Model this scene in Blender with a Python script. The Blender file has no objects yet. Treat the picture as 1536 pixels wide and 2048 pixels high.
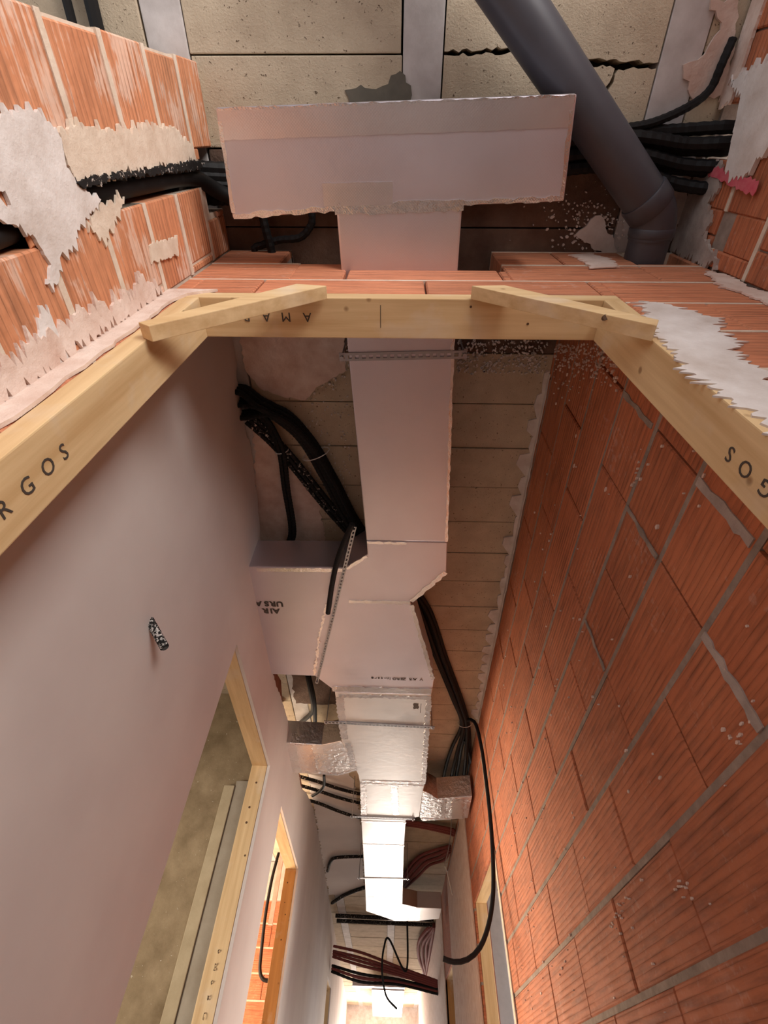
import bpy, bmesh, math, random
from mathutils import Vector, Matrix, noise
from mathutils.geometry import tessellate_polygon
random.seed(11)
R = random.Random(5)
SC = bpy.context.scene
COL = SC.collection

# ------------------------------------------------------------------ camera
CZ = 0.95
_zo = Vector((803-768, 1024-264)); _yo = Vector((0.0, 1024-2240))
FPX = math.sqrt(-(_zo.dot(_yo)))
_Z = Vector((_zo.x, _zo.y, FPX)).normalized()
_Y = Vector((_yo.x, _yo.y, FPX)).normalized()
_X = _Y.cross(_Z)
if _X.x < 0: _X = -_X
CAM = Vector((0, 0, CZ))
cd = bpy.data.cameras.new('camera'); cam = bpy.data.objects.new('camera', cd); COL.objects.link(cam)
cd.sensor_fit = 'VERTICAL'; cd.sensor_height = 36.0; cd.lens = 36.0*FPX/2048.0; cd.clip_start = 0.01
cam.matrix_world = Matrix(((_X.x, _X.y, -_X.z, 0), (_Y.x, _Y.y, -_Y.z, 0), (_Z.x, _Z.y, -_Z.z, CZ), (0, 0, 0, 1)))
SC.camera = cam

def ray(px, py):
    c = Vector((px-768, 1024-py, FPX))
    return Vector((_X.dot(c), _Y.dot(c), _Z.dot(c)))
def P(px, py, X=None, Y=None, Z=None, sl=0.0):
    """point of the place on a real plane (x = X + sl*y, y = Y or z = Z)"""
    d = ray(px, py)
    if X is not None: t = X/(d.x-sl*d.y)
    elif Y is not None: t = Y/d.y
    else: t = (Z-CZ)/d.z
    return CAM + d*t

# ------------------------------------------------------------------ light
SC.view_settings.view_transform = 'Standard'; SC.view_settings.look = 'None'
SC.view_settings.gamma = 1.0; SC.view_settings.use_curve_mapping = False
SC.view_settings.exposure = 0.5
W = bpy.data.worlds.new('sky'); SC.world = W; W.use_nodes = True
W.node_tree.nodes['Background'].inputs[0].default_value = (0.86, 0.92, 1.0, 1)
W.node_tree.nodes['Background'].inputs[1].default_value = 1.1

def area(name, loc, target, sx, sy, power, color):
    l = bpy.data.lights.new(name, 'AREA'); l.shape = 'RECTANGLE'; l.size = sx; l.size_y = sy
    l.energy = power; l.color = color
    o = bpy.data.objects.new(name, l); COL.objects.link(o); o.location = loc
    o.rotation_euler = (Vector(target)-Vector(loc)).to_track_quat('-Z', 'Y').to_euler()
    return o
# daylight of the window behind the viewer, of the farther left and the right room, and of the open far end
area('window_light_near', (1.9, -2.3, 1.25), (-0.5, 1.2, 1.75), 1.9, 1.7, 122, (1.0, 0.95, 0.91))
area('window_light_left_room', (-3.0, 5.8, 1.5), (0.3, 2.6, 1.5), 1.6, 1.6, 230, (1.0, 0.80, 0.58))
area('fill_light_left_near_room', (-2.6, 0.7, 0.9), (-1.1, 3.0, 1.5), 1.0, 1.0, 10, (1.0, 0.90, 0.76)).data.spread = 1.2  # added fill lamp, narrowed onto the left partition; no window there
area('window_light_right_room', (2.6, 4.6, 1.4), (0.7, 5.2, 1.4), 1.4, 1.4, 60, (1.0, 0.90, 0.76))
area('window_light_far', (0.1, 16.9, 1.2), (0.0, 9.0, 1.1), 1.1, 1.9, 180, (1.0, 0.92, 0.82))
sn = bpy.data.lights.new('sun', 'SUN'); sn.energy = 4.5; sn.angle = 0.01; sn.color = (1.0, 0.93, 0.82)
so = bpy.data.objects.new('sun', sn); COL.objects.link(so)
so.rotation_euler = (Vector((0.04, -1, -0.44))).to_track_quat('-Z', 'Y').to_euler()

# ------------------------------------------------------------------ materials
def M_(name):
    m = bpy.data.materials.new(name); m.use_nodes = True
    nt = m.node_tree; b = nt.nodes['Principled BSDF']
    return m, nt, b
def nd(nt, t, **k):
    n = nt.nodes.new(t)
    for a, v in k.items():
        if a == 'i':
            for q, w in v.items(): n.inputs[q].default_value = w
        else: setattr(n, a, v)
    return n
def coords(nt, scale=(1, 1, 1), kind='Object'):
    tc = nd(nt, 'ShaderNodeTexCoord'); mp = nd(nt, 'ShaderNodeMapping')
    mp.inputs['Scale'].default_value = scale
    if kind == 'World':
        g = nd(nt, 'ShaderNodeNewGeometry'); nt.links.new(g.outputs['Position'], mp.inputs['Vector'])
    else: nt.links.new(tc.outputs[kind], mp.inputs['Vector'])
    return mp.outputs['Vector']
def noise_n(nt, vec, scale, detail=4, rough=0.55):
    n = nd(nt, 'ShaderNodeTexNoise', i={'Scale': scale, 'Detail': detail, 'Roughness': rough})
    nt.links.new(vec, n.inputs['Vector']); return n.outputs['Fac']
def ramp(nt, fac, stops):
    r = nd(nt, 'ShaderNodeValToRGB'); nt.links.new(fac, r.inputs['Fac'])
    e = r.color_ramp.elements
    while len(e) < len(stops): e.new(0.5)
    for k, (p, c) in enumerate(stops):
        e[k].position = p; e[k].color = (*c, 1) if len(c) == 3 else c
    return r.outputs['Color']
def mixc(nt, fac, a, b, mode='MIX'):
    m = nd(nt, 'ShaderNodeMix', data_type='RGBA', blend_type=mode)
    for s, v in ((0, fac), (6, a), (7, b)):
        if hasattr(v, 'is_output'): nt.links.new(v, m.inputs[s])
        elif s == 0: m.inputs[0].default_value = v
        else: m.inputs[s].default_value = (*v, 1)
    return m.outputs[2]
def mth(nt, op, a, b=None):
    m = nd(nt, 'ShaderNodeMath', operation=op)
    for s, v in ((0, a), (1, b)):
        if v is None: continue
        if hasattr(v, 'is_output'): nt.links.new(v, m.inputs[s])
        else: m.inputs[s].default_value = v
    return m.outputs[0]
def bump(nt, b, h, strength=0.4, dist=0.004, prev=None):
    n = nd(nt, 'ShaderNodeBump', i={'Strength': strength, 'Distance': dist})
    nt.links.new(h, n.inputs['Height'])
    if prev: nt.links.new(prev, n.inputs['Normal'])
    nt.links.new(n.outputs['Normal'], b.inputs['Normal']); return n.outputs['Normal']

def brick_mat(name, c0, c1, smear=0.0, smear_col=(0.72, 0.58, 0.48), dust=0.15):
    m, nt, b = M_(name)
    v = coords(nt)
    oi = nd(nt, 'ShaderNodeObjectInfo')
    off = nd(nt, 'ShaderNodeVectorMath', operation='MULTIPLY_ADD')
    nt.links.new(oi.outputs['Random'], off.inputs[0]); off.inputs[1].default_value = (9, 7, 5); nt.links.new(v, off.inputs[2])
    vv = off.outputs[0]
    n1 = noise_n(nt, vv, 6, 5)
    base = mixc(nt, n1, c0, c1)
    var = mth(nt, 'MULTIPLY_ADD', oi.outputs['Random'], 0.2); nt.nodes[-1].inputs[2].default_value = 0.9
    cb = nd(nt, 'ShaderNodeHueSaturation'); nt.links.new(base, cb.inputs['Color']); nt.links.new(var, cb.inputs['Value'])
    base = cb.outputs['Color']
    # stretched streaks along the ribs
    mp = nd(nt, 'ShaderNodeMapping'); mp.inputs['Scale'].default_value = (2.2, 1, 26); nt.links.new(vv, mp.inputs['Vector'])
    st = noise_n(nt, mp.outputs['Vector'], 3.0, 4, 0.6)
    dk = ramp(nt, st, [(0.30, (0.62, 0.62, 0.62)), (0.55, (1, 1, 1))])
    base = mixc(nt, 1.0, base, dk, 'MULTIPLY')
    # plaster dust and smears (world placed)
    w = coords(nt, (1, 1, 1), 'World')
    ns = noise_n(nt, w, 5.5, 5, 0.6)
    mix2 = mth(nt, 'ADD', mth(nt, 'MULTIPLY', ns, 0.6), mth(nt, 'MULTIPLY', st, 0.4))
    t = 0.70 - 0.30*smear
    sm = ramp(nt, mix2, [(t, (0, 0, 0)), (t+0.035, (1, 1, 1))])
    if smear > 0: base = mixc(nt, mth(nt, 'MULTIPLY', sm, 0.5), base, smear_col)
    fine = noise_n(nt, w, 60, 2)
    du = ramp(nt, mth(nt, 'MULTIPLY', fine, ns), [(0.34, (0, 0, 0)), (0.42, (1, 1, 1))])
    base = mixc(nt, mth(nt, 'MULTIPLY', du, dust), base, (0.75, 0.62, 0.54))
    nt.links.new(base, b.inputs['Base Color'])
    b.inputs['Roughness'].default_value = 0.75
    sx = nd(nt, 'ShaderNodeSeparateXYZ'); nt.links.new(v, sx.inputs[0])
    wv = mth(nt, 'ABSOLUTE', mth(nt, 'SINE', mth(nt, 'MULTIPLY', sx.outputs['Z'], math.pi/0.0165)))
    wv = mth(nt, 'POWER', wv, 0.4)
    wv = mth(nt, 'MULTIPLY', wv, mth(nt, 'ADD', ramp(nt, noise_n(nt, vv, 9, 3), [(0.35, (0, 0, 0)), (0.65, (1, 1, 1))]), 0.25))
    nb = bump(nt, b, wv, 0.75, 0.005)
    bump(nt, b, noise_n(nt, vv, 70, 3), 0.25, 0.003, nb)
    return m
def noisy(name, c0, c1, scale=6, rough=0.8, bs=0.3, bscale=60, bd=0.003, kind='World', sp=None, spec=0.5):
    m, nt, b = M_(name)
    v = coords(nt, (1, 1, 1), kind)
    base = mixc(nt, ramp(nt, noise_n(nt, v, scale, 6, 0.6), [(0.3, (0, 0, 0)), (0.7, (1, 1, 1))]), c0, c1)
    if sp:
        f = noise_n(nt, v, sp[0], 3, 0.7)
        base = mixc(nt, ramp(nt, f, [(sp[1], (0, 0, 0)), (sp[1]+0.06, (1, 1, 1))]), base, sp[2])
    nt.links.new(base, b.inputs['Base Color']); b.inputs['Roughness'].default_value = rough
    b.inputs['Specular IOR Level'].default_value = spec
    if bs: bump(nt, b, noise_n(nt, v, bscale, 5, 0.65), bs, bd)
    return m
def wood_mat(name, c0, c1, axis):
    m, nt, b = M_(name)
    s = [28, 28, 28]; s[axis] = 1.6
    v = coords(nt, s, 'World')
    n = noise_n(nt, v, 1.2, 6, 0.6)
    base = mixc(nt, ramp(nt, n, [(0.3, (0, 0, 0)), (0.68, (1, 1, 1))]), c0, c1)
    kv = coords(nt, (9, 9, 9) if axis != 9 else (9, 9, 9), 'World')
    vo = nd(nt, 'ShaderNodeTexVoronoi', i={'Scale': 1.0, 'Randomness': 1.0}); nt.links.new(kv, vo.inputs['Vector'])
    kn = ramp(nt, vo.outputs['Distance'], [(0.05, (1, 1, 1)), (0.085, (0, 0, 0))])
    base = mixc(nt, mth(nt, 'MULTIPLY', kn, 0.75), base, (0.22, 0.10, 0.035))
    g = noise_n(nt, coords(nt, (1, 1, 1), 'World'), 9, 4)
    base = mixc(nt, ramp(nt, g, [(0.56, (0, 0, 0)), (0.8, (0.55, 0.55, 0.55))]), base, (0.72, 0.62, 0.50))
    nt.links.new(base, b.inputs['Base Color']); b.inputs['Roughness'].default_value = 0.55
    bump(nt, b, n, 0.15, 0.002)
    return m
def plain(name, c, rough=0.5, metal=0.0, spec=0.5):
    m, nt, b = M_(name)
    v = coords(nt, (1, 1, 1), 'World')
    n = noise_n(nt, v, 18, 4)
    base = mixc(nt, n, tuple(x*0.82 for x in c), tuple(min(1, x*1.15) for x in c))
    nt.links.new(base, b.inputs['Base Color'])
    b.inputs['Roughness'].default_value = rough; b.inputs['Metallic'].default_value = metal
    b.inputs['Specular IOR Level'].default_value = spec
    return m
def foil(name, c, rough, bs, bscale, bd):
    m, nt, b = M_(name)
    v = coords(nt, (1, 1, 1), 'World')
    n = noise_n(nt, v, 7, 5)
    nt.links.new(mixc(nt, n, tuple(x*0.9 for x in c), c), b.inputs['Base Color'])
    b.inputs['Metallic'].default_value = 1.0
    rr = mth(nt, 'MULTIPLY_ADD', noise_n(nt, v, 4, 3), 0.22); nt.nodes[-1].inputs[2].default_value = rough-0.1
    nt.links.new(rr, b.inputs['Roughness'])
    n1 = bump(nt, b, noise_n(nt, v, bscale, 4, 0.6), bs, bd)
    # woven facing of the board
    sx = nd(nt, 'ShaderNodeSeparateXYZ'); nt.links.new(v, sx.inputs[0])
    wv = mth(nt, 'MULTIPLY', mth(nt, 'SINE', mth(nt, 'MULTIPLY', sx.outputs['X'], 900)), mth(nt, 'SINE', mth(nt, 'MULTIPLY', sx.outputs['Y'], 900)))
    bump(nt, b, wv, 0.06, 0.001, n1)
    return m
def plaster_mat(name, c0, c1):
    m, nt, b = M_(name)
    v = coords(nt, (1, 1, 1), 'World')
    n = noise_n(nt, v, 1.7, 5, 0.5)
    base = mixc(nt, ramp(nt, n, [(0.35, (0, 0, 0)), (0.65, (1, 1, 1))]), c0, c1)
    nt.links.new(base, b.inputs['Base Color']); b.inputs['Roughness'].default_value = 0.72
    bump(nt, b, noise_n(nt, v, 12, 6, 0.6), 0.12, 0.004)
    return m

MAT = {}
MAT['brick'] = brick_mat('brick_clay', (0.41, 0.108, 0.043), (0.58, 0.20, 0.09), 0.0)
MAT['brick_smeared'] = brick_mat('brick_clay_smeared', (0.55, 0.20, 0.092), (0.70, 0.31, 0.155), 0.55)
MAT['brick_front'] = brick_mat('brick_clay_front', (0.52, 0.17, 0.08), (0.66, 0.26, 0.13), 0.12)
MAT['brick_core'] = noisy('brick_core', (0.16, 0.045, 0.02), (0.30, 0.09, 0.04), 20)
MAT['mortar'] = noisy('mortar_grey', (0.22, 0.17, 0.14), (0.38, 0.30, 0.245), 25, 0.9, 0.6, 90)
MAT['mortar_beige'] = noisy('mortar_beige', (0.60, 0.47, 0.36), (0.74, 0.62, 0.50), 25, 0.9, 0.6, 90)
MAT['plaster'] = plaster_mat('plaster_skim', (0.60, 0.53, 0.50), (0.70, 0.64, 0.60))
MAT['plaster_white'] = noisy('plaster_white', (0.56, 0.48, 0.43), (0.78, 0.73, 0.70), 11, 0.8, 0.5, 30, 0.006)
MAT['plaster_pink'] = noisy('plaster_pink', (0.60, 0.42, 0.34), (0.78, 0.64, 0.56), 16, 0.85, 0.6, 40, 0.006)
MAT['plaster_grey'] = noisy('plaster_grey', (0.30, 0.24, 0.21), (0.52, 0.43, 0.38), 12, 0.85, 0.6, 40, 0.006)
MAT['block'] = noisy('ceiling_block', (0.47, 0.38, 0.275), (0.62, 0.52, 0.385), 9, 0.95, 0.6, 170, 0.004, 'World', (85, 0.64, (0.13, 0.09, 0.06)), 0.2)
MAT['block_dark'] = noisy('ceiling_block_stain_and_shade', (0.10, 0.06, 0.045), (0.20, 0.13, 0.095), 9, 0.95, 0.8, 55, 0.006, 'World', None, 0.2)  # stained blocks by the door wall, also the painted shade farther in
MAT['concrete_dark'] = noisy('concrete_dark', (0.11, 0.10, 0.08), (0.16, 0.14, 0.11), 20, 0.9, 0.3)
MAT['beam'] = noisy('ceiling_beam', (0.44, 0.40, 0.38), (0.66, 0.62, 0.60), 10, 0.85, 0.3, 40, 0.003)
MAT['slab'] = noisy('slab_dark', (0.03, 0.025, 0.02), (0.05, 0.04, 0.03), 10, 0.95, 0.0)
MAT['floor'] = noisy('floor_screed', (0.46, 0.41, 0.39), (0.56, 0.51, 0.48), 3, 0.85, 0.3, 40)
MAT['floor_dark'] = noisy('floor_near_unseen', (0.18, 0.16, 0.155), (0.25, 0.225, 0.215), 3, 0.9, 0.3, 40)
MAT['concrete_brown'] = noisy('concrete_brown', (0.17, 0.115, 0.06), (0.34, 0.25, 0.15), 7, 0.9, 0.5, 60, 0.005, 'World', (48, 0.66, (0.62, 0.55, 0.45)))
MAT['concrete_grey'] = noisy('concrete_grey', (0.27, 0.22, 0.16), (0.36, 0.31, 0.24), 7, 0.9, 0.4, 60)
MAT['concrete_tan'] = noisy('concrete_tan', (0.36, 0.28, 0.17), (0.46, 0.37, 0.24), 9, 0.9, 0.4, 60)
MAT['wood_x'] = wood_mat('pine_x', (0.56, 0.355, 0.165), (0.76, 0.55, 0.30), 0)
MAT['wood_y'] = wood_mat('pine_y', (0.56, 0.355, 0.165), (0.76, 0.55, 0.30), 1)
MAT['wood_z'] = wood_mat('pine_z', (0.56, 0.355, 0.165), (0.76, 0.55, 0.30), 2)
MAT['wood_dark'] = wood_mat('pine_orange', (0.42, 0.20, 0.055), (0.56, 0.29, 0.09), 2)
MAT['ink'] = plain('ink', (0.06, 0.045, 0.035), 0.7)
MAT['foil'] = foil('foil_board', (0.72, 0.68, 0.74), 0.40, 0.16, 26, 0.004)
MAT['foil_rear'] = foil('foil_board_lit', (0.86, 0.83, 0.81), 0.36, 0.16, 26, 0.004)  # same foil, lightened for the daylight the rear ducts reflect
MAT['tape'] = foil('foil_tape', (0.88, 0.84, 0.83), 0.24, 0.40, 34, 0.006)
MAT['tape_and_highlight'] = foil('foil_tape_smooth_and_highlight', (0.84, 0.79, 0.80), 0.30, 0.12, 30, 0.003)
MAT['foil_crumpled'] = foil('foil_crumpled', (0.86, 0.82, 0.80), 0.28, 0.55, 30, 0.010)
MAT['pvc'] = plain('pvc_grey', (0.060, 0.060, 0.072), 0.42)
MAT['black'] = plain('conduit_black', (0.010, 0.009, 0.009), 0.62, 0, 0.22)
MAT['black_dirty'] = noisy('conduit_dirty', (0.012, 0.011, 0.011), (0.02, 0.018, 0.017), 8, 0.7, 0.3, 60, 0.003, 'World', (70, 0.60, (0.6, 0.52, 0.46)), 0.2)
MAT['stub'] = noisy('conduit_speckled', (0.012, 0.011, 0.011), (0.02, 0.018, 0.017), 8, 0.7, 0.3, 60, 0.003, 'World', (150, 0.52, (0.7, 0.66, 0.62)), 0.2)
MAT['red'] = plain('conduit_red', (0.22, 0.06, 0.055), 0.8, 0, 0.25)
MAT['galv'] = plain('galvanised', (0.42, 0.42, 0.44), 0.4, 0.9)
MAT['tie'] = plain('white_tie', (0.7, 0.68, 0.66), 0.5)
MAT['spray'] = noisy('spray_pink', (0.55, 0.06, 0.10), (0.62, 0.16, 0.18), 40, 0.8, 0.2)
MAT['knot'] = plain('knot', (0.10, 0.045, 0.018), 0.7)

# ------------------------------------------------------------------ mesh helpers
class MB:
    def __init__(s): s.v = []; s.f = []
    def add(s, vs, fs):
        o = len(s.v); s.v += [tuple(x) for x in vs]; s.f += [tuple(i+o for i in f) for f in fs]
    def box(s, a, b):
        x0, y0, z0 = a; x1, y1, z1 = b
        s.add([(x0,y0,z0),(x1,y0,z0),(x1,y1,z0),(x0,y1,z0),(x0,y0,z1),(x1,y0,z1),(x1,y1,z1),(x0,y1,z1)],
              [(0,3,2,1),(4,5,6,7),(0,1,5,4),(1,2,6,5),(2,3,7,6),(3,0,4,7)])
    def prism(s, loops, fn, w0, w1):
        """plate with outline and holes: fn(u, v, w) -> point"""
        tri = tessellate_polygon([[Vector((p[0], p[1], 0)) for p in l] for l in loops])
        flat = [p for l in loops for p in l]; n = len(flat)
        vs = [fn(p[0], p[1], w0) for p in flat] + [fn(p[0], p[1], w1) for p in flat]
        fs = [tuple(t) for t in tri] + [tuple(i+n for i in reversed(t)) for t in tri]
        k = 0
        for l in loops:
            m = len(l)
            for i in range(m):
                a = k+i; b = k+(i+1) % m; fs.append((a, b, b+n, a+n))
            k += m
        s.add(vs, fs)
    def tube(s, pts, r, n=8, caps=True, corr=0.0):
        pts = [Vector(p) for p in pts]; rings = []
        t0 = (pts[1]-pts[0]).normalized()
        a = t0.cross(Vector((0, 0, 1)))
        if a.length < 0.1: a = t0.cross(Vector((1, 0, 0)))
        a.normalize()
        vs = []
        for i, p in enumerate(pts):
            t = (pts[min(i+1, len(pts)-1)]-pts[max(i-1, 0)]).normalized()
            a = (a - t*a.dot(t)).normalized(); b = t.cross(a)
            rr = (r[i] if isinstance(r, (list, tuple)) else r) * (1+corr*(1 if i % 2 else -1))
            for k in range(n):
                an = 2*math.pi*k/n
                vs.append(p + a*math.cos(an)*rr + b*math.sin(an)*rr)
        fs = []
        for i in range(len(pts)-1):
            for k in range(n):
                k2 = (k+1) % n
                fs.append((i*n+k, i*n+k2, (i+1)*n+k2, (i+1)*n+k))
        if caps:
            fs.append(tuple(reversed(range(n)))); fs.append(tuple((len(pts)-1)*n+k for k in range(n)))
        s.add(vs, fs)
    def build(s, name, mat, parent=None, smooth=False, bevel=0.0, loc=None):
        me = bpy.data.meshes.new(name); me.from_pydata(s.v, [], s.f); me.update()
        bm = bmesh.new(); bm.from_mesh(me)
        bmesh.ops.recalc_face_normals(bm, faces=bm.faces)
        if bevel:
            ed = [e for e in bm.edges if len(e.link_faces) == 2 and e.calc_face_angle(0) > 0.5]
            bmesh.ops.bevel(bm, geom=ed, offset=bevel, segments=2, profile=0.6, affect='EDGES', clamp_overlap=True)
        if smooth:
            for f in bm.faces: f.smooth = True
        bm.to_mesh(me); bm.free()
        me.materials.append(MAT[mat] if isinstance(mat, str) else mat)
        if smooth and hasattr(me, 'set_sharp_from_angle'): me.set_sharp_from_angle(angle=0.7)
        o = bpy.data.objects.new(name, me); COL.objects.link(o)
        if parent: o.parent = parent
        if loc is not None: o.location = loc
        return o
def tag(o, label=None, cat=None, group=None, kind=None):
    if label: o['label'] = label
    if cat: o['category'] = cat
    if group: o['group'] = group
    if kind: o['kind'] = kind
    return o
def thing(name, label, cat, loc=(0, 0, 0), group=None):
    o = bpy.data.objects.new(name, None); COL.objects.link(o); o.location = loc; o.empty_display_size = 0.05
    return tag(o, label, cat, group)
def boxo(name, a, b, mat, parent=None, bevel=0.0):
    m = MB(); m.box(a, b); return m.build(name, mat, parent, bevel=bevel)
def smooth_path(ctrl, step=0.02):
    c = [Vector(p) for p in ctrl]; c = [c[0]*2-c[1]] + c + [c[-1]*2-c[-2]]
    out = []
    for i in range(1, len(c)-2):
        p0, p1, p2, p3 = c[i-1:i+3]
        n = max(2, int((p2-p1).length/step))
        for k in range(n):
            t = k/n
            out.append(0.5*((2*p1)+(p2-p0)*t+(2*p0-5*p1+4*p2-p3)*t*t+(3*p1-p0-3*p2+p3)*t**3))
    out.append(c[-2]); return out
def ragged(poly, step=0.012, amp=0.006, rnd=R, skip=None):
    out = []; n = len(poly)
    for i in range(n):
        a = Vector(poly[i]); b = Vector(poly[(i+1) % n]); L = (b-a).length
        out.append(tuple(a))
        if (skip and skip(a, b)) or L < step*1.5: continue
        k = int(L/step); nr = Vector((-(b-a).y, (b-a).x)).normalized()
        for j in range(1, k):
            q = a + (b-a)*(j/k) + nr*rnd.uniform(-amp, amp) + (b-a).normalized()*rnd.uniform(-step*.25, step*.25)
            out.append((q.x, q.y))
    return out
def dragged(poly, step=0.007, amp=0.014, rnd=R):
    out = []; n = len(poly)
    for i in range(n):
        a = Vector(poly[i]); b = Vector(poly[(i+1) % n]); k = max(1, int((b-a).length/step))
        for j in range(k):
            q = a+(b-a)*(j/k); e = rnd.random()**2.2*amp*rnd.choice((-1, 1, 1))
            nv = (b-a).y
            out.append((q.x+(e if nv > 0 else -e)*min(1, abs(nv)/max(1e-6, (b-a).length)*1.3), q.y+rnd.uniform(-.001, .001)))
    return out
def rect_cut(r, holes):
    """(u0,u1,v0,v1) minus rectangles"""
    out = [r]
    for h in holes:
        nx = []
        for (a, b, c, d) in out:
            if h[0] >= b or h[1] <= a or h[2] >= d or h[3] <= c: nx.append((a, b, c, d)); continue
            if h[0] > a: nx.append((a, h[0], c, d)); a = h[0]
            if h[1] < b: nx.append((h[1], b, c, d)); b = h[1]
            if h[2] > c: nx.append((a, b, c, h[2]))
            if h[3] < d: nx.append((a, b, h[3], d))
        out = nx
    return out
_bm_cache = {}
def brick_mesh(L, H, D, s, mat):
    k = (round(L, 3), round(H, 3), D, s, mat)
    if k not in _bm_cache:
        c = 0.0035; l, h = L/2, H/2
        vs = [(-l, s*c, -h), (l, s*c, -h), (l, s*c, h), (-l, s*c, h),
              (-l+c, 0, -h+c), (l-c, 0, -h+c), (l-c, 0, h-c), (-l+c, 0, h-c),
              (-l, s*D, -h), (l, s*D, -h), (l, s*D, h), (-l, s*D, h)]
        fs = [(4,5,6,7),(0,1,5,4),(1,2,6,5),(2,3,7,6),(3,0,4,7),(8,11,10,9),(0,8,9,1),(1,9,10,2),(2,10,11,3),(3,11,8,0)]
        m = MB(); m.add(vs, fs); o = m.build('brick', mat); _bm_cache[k] = o.data; bpy.data.objects.remove(o)
    return _bm_cache[k]
def bricks(parent, u0, u1, v_ref, v0, v1, u_ref, s, holes, mat, L=0.43, H=0.195, gh=0.004, gb=0.012, D=0.06, jit=0.0015, mortar='mortar', rec=0.002, seed=1):
    rn = random.Random(seed)
    k0 = math.floor((v0-v_ref)/H); k1 = math.ceil((v1-v_ref)/H)
    mo = MB()
    for k in range(k0, k1):
        a = v_ref+k*H; b = a+H
        off = u_ref + (L/2 if k % 2 else 0)
        j0 = math.floor((u0-off)/L); j1 = math.ceil((u1-off)/L)
        for j in range(j0, j1):
            ua = max(u0, off+j*L+gh/2); ub = min(u1, off+(j+1)*L-gh/2)
            va = max(v0, a+gb/2); vb = min(v1, b-gb/2)
            if ub-ua < 0.012 or vb-va < 0.012: continue
            for (p, q, c, d) in rect_cut((ua, ub, va, vb), holes):
                if q-p < 0.012 or d-c < 0.012: continue
                o = bpy.data.objects.new('brick', brick_mesh(q-p, d-c, D, s, mat)); COL.objects.link(o)
                o.parent = parent
                o.location = ((p+q)/2, -s*rn.uniform(-jit, jit)+s*0.001, (c+d)/2)
        if v0 < a < v1:
            for (p, q, c, d) in rect_cut((u0, u1, a-gb/2, a+gb/2), holes):
                if q-p > 0.01 and d-c > 0.003:
                    y = sorted((s*rec, s*D)); mo.box((p, y[0], c), (q, y[1], d))
    if mo.v:
        tag(mo.build('mortar_joint', mortar, parent), kind='stuff')
def wall_frame(name, origin, direction):
    """mesh-less wall root is filled by core(); local x runs along the wall"""
    d = Vector(direction).normalized()
    return Matrix(((d.x, -d.y, 0, origin[0]), (d.y, d.x, 0, origin[1]), (0, 0, 1, 0), (0, 0, 0, 1)))
def wall_core(name, mtx, rects, s, d0, d1, mat):
    m = MB(); y = sorted((s*d0, s*d1))
    for (a, b, c, d) in rects: m.box((a, y[0], c), (b, y[1], d))
    o = m.build(name, mat); o.matrix_world = mtx
    return tag(o, kind='structure')
def patch(name, parent, poly, s, mat, t=0.006, step=0.012, amp=0.006, base=0.0, seed=3, kind=None, label=None, drag=0):
    m = MB(); rr = random.Random(seed)
    m.prism([dragged(poly, step*0.55, amp*drag, rr) if drag else ragged(poly, step, amp, rr)], lambda u, v, w: (u, s*w, v), base, base-t)
    o = m.build(name, mat, parent)
    if kind: o['kind'] = kind
    if label: o['label'] = label
    return o
def text_part(txt, size, mtx, mat, parent, name='lettering', ext=0.0004, spacing=1.0, bold=0.0):
    c = bpy.data.curves.new(name, 'FONT'); c.body = txt; c.size = size; c.extrude = ext; c.align_x = 'LEFT'; c.align_y = 'CENTER'
    c.space_character = spacing; c.resolution_u = 3; c.offset = bold
    t = bpy.data.objects.new(name, c); COL.objects.link(t)
    dg = bpy.context.evaluated_depsgraph_get()
    me = bpy.data.meshes.new_from_object(t.evaluated_get(dg)); bpy.data.objects.remove(t)
    me.materials.clear(); me.materials.append(MAT[mat])
    o = bpy.data.objects.new(name, me); COL.objects.link(o); o.parent = parent; o.matrix_local = mtx
    return o
def axes(o, x, y):
    x = Vector(x).normalized(); y = Vector(y).normalized(); z = x.cross(y)
    return Matrix(((x.x, y.x, z.x, o[0]), (x.y, y.y, z.y, o[1]), (x.z, y.z, z.z, o[2]), (0, 0, 0, 1)))

ZC, ZH, ZD = 2.735, 2.14, 2.43       # ceiling, door heads, underside of ducts
XL0, SL = -0.60, -0.022              # left corridor wall  x = XL0 + SL*y
XR0, SR = 0.57, 0.014                # right corridor wall
YW = 0.305                           # front of the door wall
def XL(y): return XL0+SL*y
def XR(y): return XR0+SR*y
YEND = 17.5
#STRUCTURE
# ================================================================== SETTING
# ---- floor
tag(boxo('floor', (-5.2, 0.35, -0.12), (5.2, 24, 0), 'floor'), kind='structure')
tag(boxo('floor_near_unseen', (-5.2, -4.2, -0.12), (5.2, 0.35, 0), 'floor_dark'), kind='structure')  # unseen near floor, made darker to dim the T duct's reflection
tag(boxo('wall_far_end', (-1.2, YEND, 2.22), (1.2, YEND+0.12, ZC+0.2), 'plaster_white'), kind='structure')
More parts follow.
